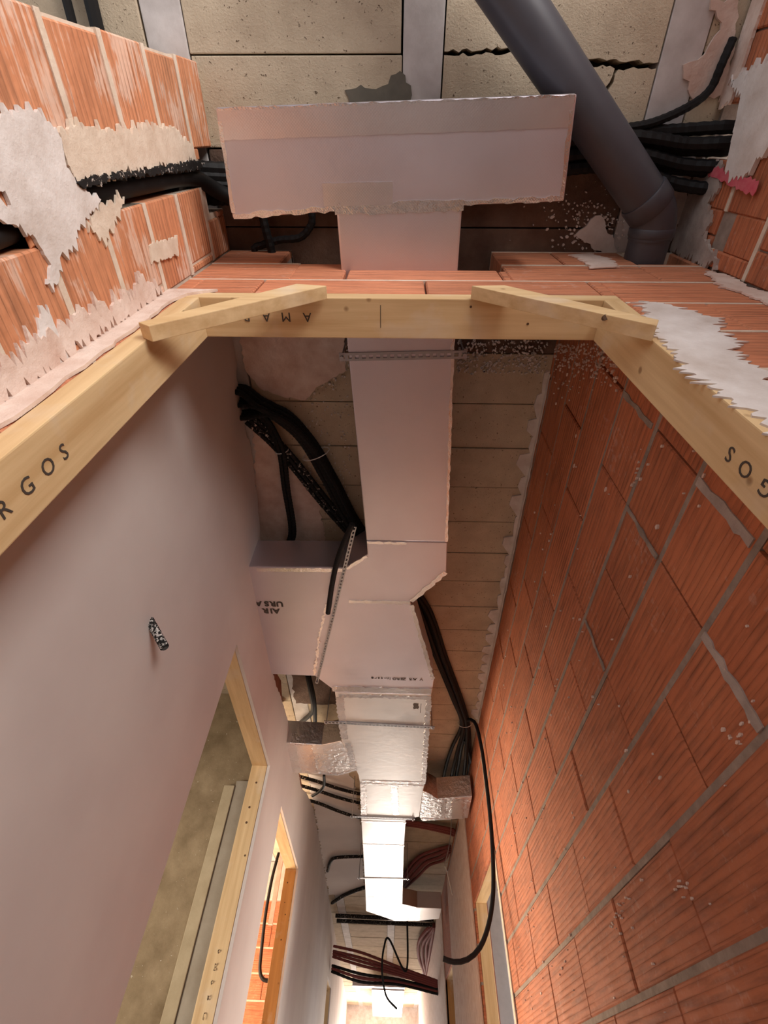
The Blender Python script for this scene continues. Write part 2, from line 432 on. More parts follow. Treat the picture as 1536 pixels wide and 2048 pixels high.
# ---- ceiling: dark slab, blocks and beams as parts
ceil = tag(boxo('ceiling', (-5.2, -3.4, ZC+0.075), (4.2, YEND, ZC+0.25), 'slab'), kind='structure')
BW, BP = 0.107, 0.69
for k in range(-7, 7):
    c = 0.054+BP*k
    if c < -5 or c > 4: continue
    boxo('ceiling_beam', (c-BW/2, -3.4, ZC-0.001), (c+BW/2, YEND, ZC+0.075), 'beam', ceil, bevel=0.003)
pitch = 0.2035
blk = {}
def block_mesh(mat):
    if mat not in blk:
        w = BP-BW-0.008; h = pitch-0.004
        o = boxo('ceiling_block', (-w/2, -h/2, 0), (w/2, h/2, 0.075), mat, bevel=0.003)
        blk[mat] = o.data; bpy.data.objects.remove(o)
    return blk[mat]
stuff = MB()
rb = random.Random(8)
for k in range(-7, 6):
    cx = 0.054+BP*(k+0.5)
    if cx < -5 or cx > 4: continue
    j = -16
    while True:
        y0 = -0.165+pitch*j; j += 1
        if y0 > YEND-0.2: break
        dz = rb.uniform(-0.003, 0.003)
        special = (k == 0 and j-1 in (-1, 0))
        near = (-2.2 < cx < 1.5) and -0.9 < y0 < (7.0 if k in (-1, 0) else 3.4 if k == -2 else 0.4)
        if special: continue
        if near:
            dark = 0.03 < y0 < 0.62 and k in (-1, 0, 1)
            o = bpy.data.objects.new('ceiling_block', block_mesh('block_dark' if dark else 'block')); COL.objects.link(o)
            o.parent = ceil; o.location = (cx+rb.uniform(-.002, .002), y0+pitch/2, ZC+dz)
        else:
            w = (BP-BW-0.008)/2
            stuff.box((cx-w, y0+0.002, ZC+dz), (cx+w, y0+pitch-0.002, ZC+0.075))
tag(stuff.build('ceiling_block_field', 'block', ceil), kind='stuff')
# the two chipped and cracked blocks beside the grey pipe
def cblock(poly, skip, seed, amp=0.009):
    m = MB(); m.prism([ragged(poly, 0.012, amp, random.Random(seed), skip)], lambda u, v, w: (u, v, w), ZC, ZC+0.075)
    return m.build('ceiling_block', 'block', ceil)
xa, xb = 0.054+BW/2+0.004, 0.054+BP-BW/2-0.004
cblock([(xa, -0.366), (xb, -0.366), (xb, -0.147), (0.40, -0.158), (0.30, -0.178), (xa, -0.17)], lambda a, b: not (a.y > -0.2 and b.y > -0.2), 4, 0.004)
cblock([(xa, -0.163), (0.30, -0.165), (0.43, -0.150), (0.575, -0.135), (0.555, -0.07), (0.55, 0.036), (xa, 0.036)], lambda a, b: a.y > 0 or b.y > 0.0 or a.x == xa and b.x == xa, 5, 0.004)
cblock([(0.586, -0.133), (xb, -0.135), (xb, 0.036), (0.557, 0.036), (0.562, -0.07)], lambda a, b: a.x > 0.6 and b.x > 0.6 or a.y > 0 and b.y > 0, 6, 0.004)

# ---- door wall (wall_front): hollow bricks above and beside the opening
mF = wall_frame('f', (0, YW), (1, 0))
JX = 0.475                                         # inner half positions of frame: left -0.470, right 0.475
holesF = [(-0.515, 0.52, -1, ZH+0.045), (-0.150, 0.300, 2.436, 3), (-0.292, -0.150, 2.506, 3), (-0.355, -0.292, 2.528, 3), (0.70, 0.87, 2.535, 2.71)]
XWL, XWR = -0.559, 0.885
coreF = rect_cut((XWL, XWR, 0, ZC-0.002), [(-0.515, 0.52, -1, ZH+0.045), (-0.355, 0.305, 2.44, 3), (0.69, 0.875, 2.52, 2.72)])
wallF = wall_core('wall_front', mF, coreF, 1, 0.02, 0.075, 'mortar')
bricks(wallF, XWL+0.003, XWR, 2.515, 0.0, 2.712, 0.067-0.42*2, 1, holesF, 'brick_front', L=0.42, H=0.195, gh=0.005, gb=0.010, D=0.055, mortar='mortar_beige', rec=0.001, seed=3)
boxo('mortar_bed', (0.31, 0.004, 2.705), (0.72, 0.05, ZC-0.004), 'mortar_beige', wallF)
boxo('mortar_bed', (XWL+.005, 0.004, 2.705), (-0.36, 0.05, ZC-0.004), 'mortar_beige', wallF)
def uvF(px, py): p = P(px, py, Y=YW-0.004); return (p.x, p.z)
patch('plaster_patch', wallF, [uvF(*q) for q in [(1278,600),(1330,605),(1400,625),(1450,640),(1440,660),(1480,675),(1470,700),(1520,730),(1536,745),(1700,900),(1620,960),(1536,850),(1480,815),(1420,770),(1370,735),(1330,690),(1300,650)]], 1, 'plaster_white', 0.003, 0.012, 0.011, seed=21, drag=2.0)
patch('plaster_patch', wallF, [uvF(*q) for q in [(1410,540),(1470,552),(1500,575),(1570,590),(1600,640),(1500,590),(1440,570)]], 1, 'plaster_pink', 0.004, 0.012, 0.008, seed=22, drag=2.0)
patch('plaster_patch', wallF, [uvF(*q) for q in [(1140,508),(1180,505),(1230,520),(1240,532),(1180,535),(1165,520)]], 1, 'plaster_pink', 0.003, 0.012, 0.008, seed=23, drag=2.0)
patch('plaster_patch', wallF, [(XWL, 2.19), (-0.44, 2.19), (-0.50, 2.15), (-0.515, 2.1), (-0.515, 0.02), (XWL, 0.02)], 1, 'plaster_pink', 0.006, 0.03, 0.004, seed=24)

# ---- left pier of the near room (wall_left)
mL = wall_frame('l', (XWL, 0), (0, 1))
YP = -0.150                                         # free end of the pier
chase = [(0.062, 0.122, 1.97, 2.60), (0.095, 0.14, 1.60, 1.76), (0.10, 0.205, 2.56, 2.66), (0.035, 0.19, 2.60, 3.0)]
coreL = rect_cut((YP+0.003, YW+0.07, 0, ZC-0.004), [(0.062, 0.122, 1.97, 2.60), (0.035, 0.19, 2.60, 3.0), (0.095, 0.14, 1.6, 1.76)])
wallL = wall_core('wall_left', mL, coreL, 1, 0.006, 0.09, 'mortar_beige')
wall_c = boxo('chase_back', (0.03, 0.07, 1.55), (0.2, 0.088, ZC-0.01), 'brick_core', wallL)
bricks(wallL, YP, YW, 2.175, 0, ZC-0.02, -0.36, 1, chase, 'brick_smeared', L=0.43, H=0.19, gh=0.006, gb=0.017, D=0.07, jit=0.002, mortar='mortar_beige', rec=0.001, seed=9)
def uvL(px, py): p = P(px, py, X=XWL+0.004); return (p.y, p.z)
patch('plaster_patch', wallL, [uvL(*q) for q in [(-40,330),(0,225),(40,215),(80,225),(120,270),(130,330),(145,352),(160,375),(200,398),(185,430),(160,450),(150,500),(120,520),(118,560),(105,580),(92,565),(100,530),(70,480),(30,450),(-40,435),(-40,400),(0,405),(20,410),(10,385),(-40,380)]], 1, 'plaster_white', 0.006, 0.010, 0.005, seed=31, drag=2.0)
patch('plaster_patch', wallL, [uvL(*q) for q in [(118,265),(160,250),(230,262),(300,250),(350,255),(380,290),(395,320),(360,330),(320,335),(270,345),(200,352),(150,362),(135,330),(125,300)]], 1, 'mortar_beige', 0.006, 0.010, 0.007, seed=32, drag=2.0)
patch('plaster_patch', wallL, [uvL(*q) for q in [(205,400),(250,395),(235,450),(215,490),(190,470),(175,455)]], 1, 'mortar_beige', 0.004, 0.010, 0.007, seed=33, drag=2.0)
patch('plaster_patch', wallL, [uvL(*q) for q in [(300,490),(355,470),(358,510),(305,528)]], 1, 'mortar_beige', 0.004, 0.010, 0.003, seed=34, drag=2.0)
patch('plaster_patch', wallL, [(0.235, 1.3), (0.25, 1.7), (0.24, 1.85), (0.262, 1.95), (0.245, 2.05), (0.27, 2.12), (0.30, 2.14), (0.305, 1.3)], 1, 'plaster_pink', 0.006, 0.012, 0.012, seed=35, drag=2.0)
patch('plaster_patch', wallL, [uvL(*q) for q in [(75,700),(80,615),(95,610),(110,650),(140,720),(90,760)]], 1, 'plaster_white', 0.004, 0.010, 0.008, seed=36, drag=2.0)
# ragged hardened foam / mortar lip along the chase
patch('mortar_lip', wallL, [uvL(*q) for q in [(150,366),(200,350),(250,345),(300,338),(350,328),(380,322),(405,325),(400,338),(340,345),(280,352),(220,360),(165,378)]], 1, 'black_dirty', 0.010, 0.007, 0.0045, seed=37)

# ---- right wall of the near room (wall_right)
XN = 0.885
mN = wall_frame('n', (XN, 0), (0, 1))
wallN = wall_core('wall_right', mN, rect_cut((-1.0, YW+0.07, 0, ZC-0.004), [(-0.06, 0.06, 2.60, 2.72)]), -1, 0.01, 0.09, 'mortar')
bricks(wallN, -1.0, YW-0.003, 2.515, 0.9, ZC-0.01, -0.2, -1, [(-0.06, 0.06, 2.60, 2.72), (0.17, 0.26, 2.46, 2.53)], 'brick', L=0.43, H=0.195, gb=0.014, D=0.06, jit=0.003, mortar='mortar_beige', seed=12)
def uvN(px, py): p = P(px, py, X=XN-0.004); return (p.y, p.z)
patch('plaster_patch', wallN, [(-0.10, 2.70), (-0.08, 2.62), (-0.03, 2.60), (0.03, 2.58), (0.09, 2.56), (0.10, 2.48), (0.05, 2.42), (-0.02, 2.40), (-0.10, 2.44), (-0.14, 2.55)], -1, 'plaster_white', 0.012, 0.012, 0.010, seed=41, drag=2.0)
patch('plaster_patch', wallN, [(0.065, 2.728), (0.075, 2.60), (0.12, 2.57), (0.16, 2.60), (0.20, 2.55), (0.235, 2.57), (0.28, 2.45), (0.300, 2.44), (0.302, 2.728)], -1, 'plaster_grey', 0.008, 0.012, 0.009, seed=42, drag=2.0)
patch('plaster_patch', wallN, [(-0.40, 2.728), (-0.40, 2.66), (-0.2, 2.67), (-0.07, 2.665), (-0.065, 2.728)], -1, 'plaster_pink', 0.008, 0.012, 0.009, seed=43, drag=2.0)
sp = patch('spray_mark', wallN, [(0.075, 2.70), (0.078, 2.60), (0.085, 2.5), (0.093, 2.40), (0.125, 2.40), (0.113, 2.5), (0.10, 2.60), (0.092, 2.70)], -1, 'spray', 0.0015, 0.01, 0.005, base=-0.0085, seed=44, label='pink sprayed marking line')

# ---- corridor right wall (wall_right_corridor): clean orange hollow bricks
mR = wall_frame('r', (XR0, 0), (SR, 1))
YD0, YD1, ZDR = 3.31, 4.47, 1.965                   # opening in the right wall
YD2, YD3 = 6.55, 7.6                                # second opening
holesR = [(YD0, YD1, -1, ZDR), (YD2, YD3, -1, ZDR)]
wallR = wall_core('wall_right_corridor', mR, rect_cut((0.40, YEND, 0, ZC-0.002), [(YD0-.042, YD1+.042, -1, ZDR+.042), (YD2-.042, YD3+.042, -1, ZDR+.042)]), -1, 0.026, 0.085, 'brick_core')
bricks(wallR, 0.395, 5.2, 1.535, 0.0, ZC-0.003, 0.735-0.43, -1, holesR, 'brick', L=0.43, H=0.195, gh=0.006, gb=0.014, D=0.016, jit=0.002, mortar='mortar', rec=0.003, seed=5)
tag(boxo('brick_face_far', (5.2, 0.0, ZDR), (YEND, -0.03, ZC-0.003), 'brick', wallR), kind='stuff')
boxo('plaster_coat', (4.50, 0.010, 0), (YD2-0.02, 0.001, ZC-0.08), 'plaster_pink', wallR)
boxo('plaster_coat', (YD3+0.02, 0.010, 0), (YEND, 0.001, ZC-0.003), 'plaster_pink', wallR)
boxo('plaster_strip', (YD0-0.045, 0.006, 0), (YD0-0.004, 0.0015, ZC-0.2), 'mortar_beige', wallR)
def uR(y): return y*math.sqrt(1+SR*SR)
def headjoint(u, v0, v1, mat, wd=0.016, seed=1):
    patch('mortar_joint', wallR, [(u-wd/2, v0), (u+wd/2, v0), (u+wd/2, v1), (u-wd/2, v1)], -1, mat, 0.003, 0.02, 0.004, base=0.0, seed=seed)
headjoint(0.735, 1.345, 1.528, 'plaster_grey', 0.018, 1); headjoint(0.52, 1.543, 1.722, 'plaster_grey', 0.02, 2)
headjoint(0.735, 1.735, 1.918, 'mortar', 0.012, 3); headjoint(0.52, 1.935, 2.11, 'mortar', 0.014, 4); headjoint(0.735+.43, 1.735, 1.91, 'mortar', 0.009, 5)
# plaster fillet between wall and ceiling
rq = random.Random(2); top = []; yy = 0.72
while yy < 3.25:
    w = rq.choice([0.02, 0.03, 0.045, 0.055, 0.03]); top.append((yy, w)); top.append((yy+0.045, w*rq.uniform(0.9, 1.3))); yy += rq.uniform(0.07, 0.13); top.append((yy-0.01, 0.014))
m = MB(); pl = [(XR(y)-w, y) for (y, w) in top] + [(XR(3.26)+0.004, 3.26), (XR(0.71)+0.004, 0.71)]
m.prism([pl], lambda u, v, w: (u, v, w), ZC-0.006, ZC+0.002)
o = m.build('plaster_fillet', 'plaster_white', ceil)
patch('plaster_strip', wallR, [(0.72, 2.716), (1.4, 2.708), (2.2, 2.70), (3.27, 2.70), (3.27, 2.733), (0.72, 2.733)], -1, 'plaster_white', 0.004, 0.03, 0.005, seed=6)

# ---- corridor left wall (wall_left_corridor): skimmed plaster over brick, broken top
mC = wall_frame('c', (XL0, 0), (SL, 1))
D1a, D1b, D2a, D2b, D3a, D3b = 1.645, 2.735, 3.285, 4.49, 9.0, 10.0
topP = [(0.40, 2.733), (0.70, 2.733), (0.74, 2.70), (0.80, 2.705), (0.86, 2.69), (0.94, 2.70), (1.0, 2.70), (1.03, 2.728), (1.15, 2.725), (1.22, 2.70), (1.32, 2.70), (1.42, 2.67), (1.50, 2.64), (1.65, 2.60), (1.80, 2.565), (1.95, 2.52), (2.12, 2.48), (2.30, 2.452), (2.46, 2.455), (2.62, 2.49), (2.77, 2.512), (3.0, 2.53), (3.26, 2.544), (3.45, 2.54), (3.76, 2.535), (3.95, 2.53), (4.08, 2.548), (4.3, 2.62), (4.62, 2.68), (5.0, 2.733)]
def wall_poly(top, y0=0.40, g=0.0):
    p = [(y0, 0.0)] + top + [(YEND, 2.733), (YEND, 0)]
    for a, b in ((D3a, D3b), (D2a, D2b), (D1a, D1b)): p += [(b+g, 0), (b+g, ZH+g), (a-g, ZH+g), (a-g, 0)]
    return p
topB = [(y, min(2.733, z+dz)) for (y, z), dz in zip(topP, [0, 0, -.03, -.03, -.03, -.03, -.03, 0, .0, .02, .03, .06, .02, .012, .01, .018, .012, .02, .085, .10, .03, -.03, -.03, -.01, .03, .075, .05, -.03, -.03, 0])]
m = MB(); m.prism([wall_poly(topB, 0.40, 0.042)], lambda u, v, w: (u, w, v), 0.016, 0.09)
wallC = m.build('wall_left_corridor', 'brick_core'); wallC.matrix_world = mC; tag(wallC, kind='structure')
m = MB(); pp = ragged(wall_poly(topP), 0.022, 0.006, random.Random(14), lambda a, b: min(a.y, b.y) < 2.3 or a.y > 2.72 and b.y > 2.72)
m.prism([pp], lambda u, v, w: (u, w, v), 0.0, 0.015)
coat = m.build('plaster_coat', 'plaster', wallC)
# ---- walls of the rooms beyond, two of them added to block light
w = tag(boxo('wall_left_partition', (-4.4, 3.02, 0), (XL(3.02)-0.093, 3.12, ZC-0.004), 'concrete_brown'), kind='structure')
boxo('pilaster', (-0.900, 2.985, 0), (XL(3.0)-0.094, 3.02, 2.16), 'concrete_grey', w, bevel=0.004)
boxo('edge_strip', (-0.962, 2.975, 0), (-0.901, 3.02, 2.13), 'concrete_tan', w, bevel=0.004)
tag(boxo('wall_left_light_block_front', (-4.4, 0.39, 0), (XWL-0.094, 0.47, ZC-0.004), 'plaster'), kind='structure')  # unseen, put in to keep sky light out of the left room
tag(boxo('wall_left_light_block_outer', (-4.5, 0.39, 0), (-4.4, 6.6, ZC-0.004), 'plaster'), kind='structure')  # unseen too, closes the open left side against sky light
mB = wall_frame('b', (0, 6.5), (1, 0))
wallB = wall_core('wall_left_room_back', mB, [(-4.4, XL(6.5)-0.093, 0, ZC-0.004)], 1, 0.01, 0.1, 'mortar_beige')
bricks(wallB, -2.3, XL(6.5)-0.095, 2.38, 1.0, 2.38, -1.2, 1, [], 'brick_front', L=0.42, H=0.19, gh=0.006, gb=0.014, D=0.05, mortar='mortar_beige', rec=0.001, seed=30)
boxo('plaster_coat', (-4.4, -0.006, 2.385), (XL(6.5)-0.095, 0.008, ZC-0.006), 'plaster_white', wallB)
tag(boxo('wall_right_room_back', (XR(7.3)+0.10, 7.3, 0), (4.0, 7.4, ZC-0.004), 'plaster'), kind='structure')
tag(boxo('wall_right_partition', (0.978, 0.39, 0), (4.0, 0.47, ZC-0.004), 'plaster'), kind='structure')

# ================================================================== THINGS
# ---- near pine door frame
fr = thing('door_frame', 'rough pine door frame around the near opening, stencilled along its inner faces', 'door frame', (0, 0, 0))
JL, JR, YA, YB, TH = -0.470, 0.475, 0.305, 0.398, 0.042
head = boxo('head', (JL-TH, YA, ZH), (JR+TH, YB, ZH+TH), 'wood_x', fr, bevel=0.0025)
jl = boxo('jamb', (JL-TH, YA, 0), (JL, YB, ZH-0.0005), 'wood_z', fr, bevel=0.0025)
jr = boxo('jamb', (JR, YA, 0), (JR+TH, YB, ZH-0.0005), 'wood_z', fr, bevel=0.0025)
# stencilled words, read from the floor end up or from the far side
def yx(p): return (p.x, p.y)
def letters(word, size, start, step, x, y, mat, parent):
    for k, ch in enumerate(word):
        if ch == ' ': continue
        text_part(ch, size, axes(Vector(start)+Vector(step)*k, x, y), mat, parent, name='stencilled_letter')
letters('AMARGOS', 0.031, (-0.208, 0.348, ZH-0.0006), (-0.0495, 0, 0), (-1, 0, 0), (0, 1, 0), 'ink', head)
letters('AMARGOS', 0.033, (JL+0.0006, 0.356, 1.248), (0, 0, 0.0446), (0, 0, 1), (0, -1, 0), 'ink', jl)
letters('AMARGOS', 0.033, (JR-0.0006, 0.358, 1.275), (0, 0, 0.0446), (0, 0, 1), (0, 1, 0), 'ink', jr)
m = MB(); m.box((-0.043, 0.32, ZH-0.0006), (-0.0415, 0.372, ZH+0.001)); m.build('pencil_mark', 'ink', head)
for (x, y) in ((0.17, 0.322), (0.31, 0.36)):
    m = MB(); m.tube([(x, y, ZH-0.0008), (x, y, ZH+0.002)], 0.003, 10); m.build('knot', 'knot', head)
def brace(xa, za, xb, zb, y0, y1, b, mat='wood_x'):
    d = Vector((xb-xa, 0, zb-za)); n = Vector((-d.z, 0, d.x)).normalized()
    if n.z < 0: n = -n
    m = MB(); q = [Vector((xa, 0, za)), Vector((xb, 0, zb)), Vector((xb, 0, zb))+n*b, Vector((xa, 0, za))+n*b]
    m.prism([[(p.x, p.z) for p in q]], lambda u, v, w: (u, w, v), y0, y1)
    return m.build('brace', mat, fr, bevel=0.0015)
def brace4(q, y0, y1):
    m = MB(); m.prism([q], lambda u, v, w: (u, w, v), y0, y1); return m.build('brace', 'wood_x', fr, bevel=0.0015)
bl = brace4([(-0.452,1.829),(-0.165,2.128),(-0.237,2.145),(-0.480,1.850)], 0.2755, 0.3046)
br = brace4([(0.167,2.138),(0.470,1.858),(0.488,1.893),(0.243,2.145)], 0.2755, 0.3046)
m = MB(); m.tube([(0.40, 0.28, 1.9215), (0.40, 0.285, 1.93)], 0.0055, 12); m.build('knot', 'knot', br)
tag(boxo('packing_strip', (JL-TH-0.004, 0.004, 0), (JL-TH, 0.08, ZH+0.02), 'mortar_beige', wallF), kind='structure')

# ---- frames of the side doors
def side_frame(mtx, y0, y1, zh, s, label, depth=0.095, txt=None, mat='wood_z', mat_h='wood_y', face=0.0165):
    f = thing('door_frame', label, 'door frame', mtx.translation); f.matrix_world = mtx
    t = 0.04
    def bx(a, b, mt, nm):
        ya = sorted((s*face, s*depth)); return boxo(nm, (a[0], ya[0], a[1]), (b[0], ya[1], b[1]), mt, f, bevel=0.002)
    bx((y0-t, zh-t), (y1+t, zh), mat_h, 'head'); bx((y0-t, 0), (y0, zh-t), mat, 'jamb'); j = bx((y1, 0), (y1+t, zh-t), mat, 'jamb')
    return f, j, t
f1, j1, t1 = side_frame(mC, D1a+0.002, D1b-0.002, ZH+0.038, 1, 'pine frame of the first doorway in the left plaster wall', 0.10)
letters('AMARGOS', 0.034, (D1b-0.0026, 0.055, 1.385), (0, 0, -0.0475), (0, 0, -1), (-1, 0, 0), 'ink', j1)
f2, j2, t2 = side_frame(mC, D2a+0.002, D2b-0.002, ZH+0.038, 1, 'orange-toned pine frame of the second doorway in the left wall', 0.10, mat='wood_dark')
f3, j3, t3 = side_frame(mC, D3a+0.002, D3b-0.002, ZH+0.038, 1, 'small far pine frame of the third doorway in the left wall', 0.10)
f4, j4, t4 = side_frame(mR, YD0+0.002, YD1-0.002, ZDR+0.038, -1, 'pale pine frame of the doorway in the right brick wall behind the hanging hose', 0.095)
f5, j5, t5 = side_frame(mR, YD2+0.002, YD3-0.002, ZDR+0.038, -1, 'brown pine frame of the farther doorway in the right wall', 0.095, mat='wood_dark')
for f, j, (u, ky) in ((f1, j1, (D1b-0.002, 1)), (f2, j2, (D2b-0.002, 1))):
    for z in (2.05, 1.93, 1.86, 1.72):
        m = MB(); yy = 0.03+0.04*R.random(); m.tube([(u-0.0006, yy, z), (u+0.002, yy, z)], 0.005*R.uniform(.7, 1.2), 10); m.build('knot', 'knot', j)

# ---- foil-faced ducts
def duct(name, label, poly, z0=ZD, z1=2.605, mat='foil', cat='air duct', group=None, bev=0.004):
    t = thing(name, label, cat, (sum(p[0] for p in poly)/len(poly), sum(p[1] for p in poly)/len(poly), z0), group)
    m = MB(); o = t.location
    m.prism([poly], lambda u, v, w: (u-o.x, v-o.y, w-o.z), z0, z1)
    m.build('casing', mat, t, bevel=bev)
    return t
def tape(t, poly, z=ZD, th=0.0012, seed=1, amp=0.004, mat='tape', name='foil_tape'):
    o = t.location; m = MB()
    m.prism([ragged(poly, 0.015, amp, random.Random(seed))], lambda u, v, w: (u-o.x, v-o.y, w-o.z), z-th-0.00011*(seed % 9), z+0.0005)
    return m.build(name, mat, t)
def strip(t, a, b, w, seed=1, amp=0.0035, z=ZD, th=0.0012, mat='tape'):
    a = Vector(a); b = Vector(b); n = Vector((-(b-a).y, (b-a).x)).normalized()*w/2
    return tape(t, [(a+n)[:], (b+n)[:], (b-n)[:], (a-n)[:]], z, th, seed, amp, mat)
ZT = 2.54
tee = duct('duct_tee', 'foil-faced T-shaped duct end under the ceiling above the pine frame', [(-0.444,-0.046),(0.404,-0.070),(0.422,0.140),(0.162,0.150),(0.167,0.455),(-0.158,0.455),(-0.168,0.164),(-0.447,0.182)], z1=ZT, bev=0.006)
strip(tee, (-0.440,-0.012), (0.400,-0.036), 0.056, 2, 0.001, mat='tape_and_highlight'); strip(tee, (-0.440,-0.036), (0.400,-0.060), 0.016, 1, 0.002)  # broad smooth strip paints the front edge's highlight as lighter foil
strip(tee, (-0.172,0.160), (0.165,0.149), 0.024, 3, mat='tape'); strip(tee, (-0.20,0.128), (-0.02,0.124), 0.05, 4, 0.001, mat='tape_and_highlight')
strip(tee, (-0.443,0.176), (-0.172,0.158), 0.012, 5); strip(tee, (0.165,0.144), (0.418,0.134), 0.010, 6)
strip(tee, (-0.438,-0.02), (-0.441,0.168), 0.010, 7, 0.002); strip(tee, (0.397,-0.04), (0.413,0.13), 0.010, 8, 0.002)
o = tee.location
st = duct('duct_straight', 'straight foil duct running down the corridor from the T to the first bend', [(-0.158,0.457),(0.168,0.457),(0.219,1.322),(-0.115,1.322)], z1=ZT)
strip(st, (0.1655,0.46), (0.214,1.32), 0.010, 8, 0.002)
of = duct('duct_offset', 'kinked foil duct stepping sideways with a branch through the left wall', [(-0.115,1.324),(0.219,1.324),(0.229,1.499),(0.079,1.697),(0.228,2.320),(0.222,2.468),(-0.318,2.468),(-0.329,2.434),(-0.416,2.311),(-0.78,2.300),(-0.78,1.491),(-0.211,1.481),(-0.112,1.398)])
strip(of, (-0.112,1.332), (0.05,1.334), 0.012, 10); strip(of, (0.225,1.497), (0.082,1.69), 0.022, 11)
strip(of, (-0.205,1.70), (0.078,1.70), 0.02, 12); strip(of, (-0.60,1.505), (-0.215,1.497), 0.022, 13, 0.002)
strip(of, (0.085,1.715), (0.222,2.31), 0.018, 14); strip(of, (-0.205,1.488), (-0.115,1.41), 0.012, 15)
strip(of, (-0.33,2.43), (0.222,2.43), 0.05, 16, 0.005); strip(of, (-0.42,2.30), (-0.36,1.95), 0.012, 17, 0.006); strip(of, (-0.36,1.95), (-0.31,1.72), 0.010, 18, 0.006)
o = of.location
def dtxt(s, size, px, py, t, name='lettering', sp=1.0):
    p = P(px, py, Z=ZD-0.0007); o = t.location
    return text_part(s, size, axes((p.x-o.x, p.y-o.y, p.z-o.z), (-1, 0, 0), (0, 1, 0)), 'ink', t, name, spacing=sp, bold=0.0028 if sp == 1.0 else 0.0003)
def dletters(word, size, px, py, pitch, t, bold):
    p = P(px, py, Z=ZD-0.0009); o = t.location
    for k, ch in enumerate(word):
        if ch != ' ': text_part(ch, size, axes((p.x-o.x-pitch*k, p.y-o.y, p.z-o.z), (-1, 0, 0), (0, 1, 0)), 'ink', t, 'printed_letter', bold=bold); p.x += pitch*0.45 if ch in 'Ii' else 0
dletters('URSA', 0.046, 566, 1208, 0.0335, of, 0.0022); dletters('AIR', 0.046, 566-7, 1222, 0.0335, of, 0.0022)
dletters('V AIR ZERO In-care', 0.030, 846, 1359, 0.0165, of, 0.0003)
rr_ = duct('duct_wide', 'wide bright foil duct section crossed by a slotted hanger rail', [(-0.318,2.470),(0.222,2.470),(0.240,3.05),(0.248,3.612),(-0.215,3.612),(-0.222,3.50),(-0.311,3.02)], mat='foil_rear')
strip(rr_, (-0.30,2.50), (0.222,2.50), 0.03, 20, 0.006); strip(rr_, (-0.296,2.52), (-0.29,3.0), 0.045, 21, 0.005); strip(rr_, (0.212,2.52), (0.236,3.6), 0.03, 22, 0.005)
strip(rr_, (-0.2,3.60), (0.245,3.60), 0.03, 23)
p = P(832, 1413, Z=ZD-0.0007); o = rr_.location
m = MB(); m.prism([ragged([(p.x-.016,p.y-.03),(p.x+.014,p.y-.03),(p.x+.016,p.y+.03),(p.x+.004,p.y+.022),(p.x-.014,p.y+.03)], 0.008, 0.003)], lambda u, v, w: (u-o.x, v-o.y, w-o.z), ZD-0.0008, ZD+0.0002); m.build('emblem', 'ink', rr_)
boxo('emblem_line', (p.x+0.026-o.x, p.y-0.03-o.y, -0.0008), (p.x+0.029-o.x, p.y+0.07-o.y, 0.0003), 'ink', rr_)
t1_ = duct('duct_takeoff', 'short foil takeoff duct going left into the broken wall top', [(-0.313,3.022),(-0.443,3.085),(-0.80,3.062),(-0.80,3.495),(-0.360,3.519),(-0.224,3.420),(-0.222,3.50)][:6], mat='foil_crumpled', z1=2.58)
strip(t1_, (-0.56,3.09), (-0.56,3.485), 0.11, 24, 0.006); strip(t1_, (-0.27,3.05), (-0.245,3.43), 0.04, 25, 0.006); strip(t1_, (-0.50,3.497), (-0.36,3.505), 0.02, 26); strip(t1_, (-0.36,3.505), (-0.23,3.42), 0.02, 27)
o = t1_.location
ma = duct('duct_reduced', 'foil duct section just beyond the wide one with a right-hand opening', [(-0.215,3.614),(0.247,3.614),(0.240,3.72),(0.236,4.205),(0.132,4.272),(-0.225,4.262)], mat='foil_rear')
strip(ma, (-0.19,3.63), (-0.2,4.25), 0.045, 28, 0.006); strip(ma, (0.03,3.66), (0.05,4.18), 0.05, 29, 0.006); strip(ma, (-0.2,3.64), (0.24,3.65), 0.022, 30)
t2_ = duct('duct_takeoff', 'crumpled foil takeoff duct bending right towards the brick wall', [(0.238,3.724),(0.353,3.862),(0.47,3.83),(0.60,3.80),(0.612,4.20),(0.45,4.25),(0.263,4.290),(0.238,4.21)], mat='foil_crumpled', z1=2.58)
strip(t2_, (0.25,3.75), (0.35,3.875), 0.03, 31); strip(t2_, (0.50,3.84), (0.53,4.22), 0.09, 32, 0.007); strip(t2_, (0.25,4.25), (0.48,4.235), 0.025, 33); strip(t2_, (0.40,3.86), (0.42,4.24), 0.03, 34, 0.007)
nr = duct('duct_narrow', 'narrow bright foil duct far down the corridor ending in a right bend', [(-0.225,4.275),(0.132,4.285),(0.134,4.96),(0.161,6.667),(0.330,6.785),(0.600,6.80),(0.605,7.23),(0.357,7.368),(0.089,7.407),(-0.249,7.008),(-0.236,6.02)], mat='foil_rear', z1=2.58)
for k, y in enumerate((4.34, 4.86, 6.45)): strip(nr, (-0.225, y), (0.135, y), 0.03, 40+k)
strip(nr, (0.34,6.80), (0.36,7.35), 0.05, 45)
fd = duct('duct_far', 'farthest bright foil duct at the end of the corridor', [(-0.27,12.4),(0.33,12.4),(0.36,16.0),(-0.30,16.0)], mat='foil_rear')
for k, y in enumerate((12.5, 13.6, 14.8)): strip(fd, (-0.27, y), (0.33, y), 0.06, 50+k)
o = fd.location
boxo('flange', (-0.62-o.x, 12.2-o.y, 0.02), (0.33-o.x, 12.39-o.y, 0.17), 'foil', fd)

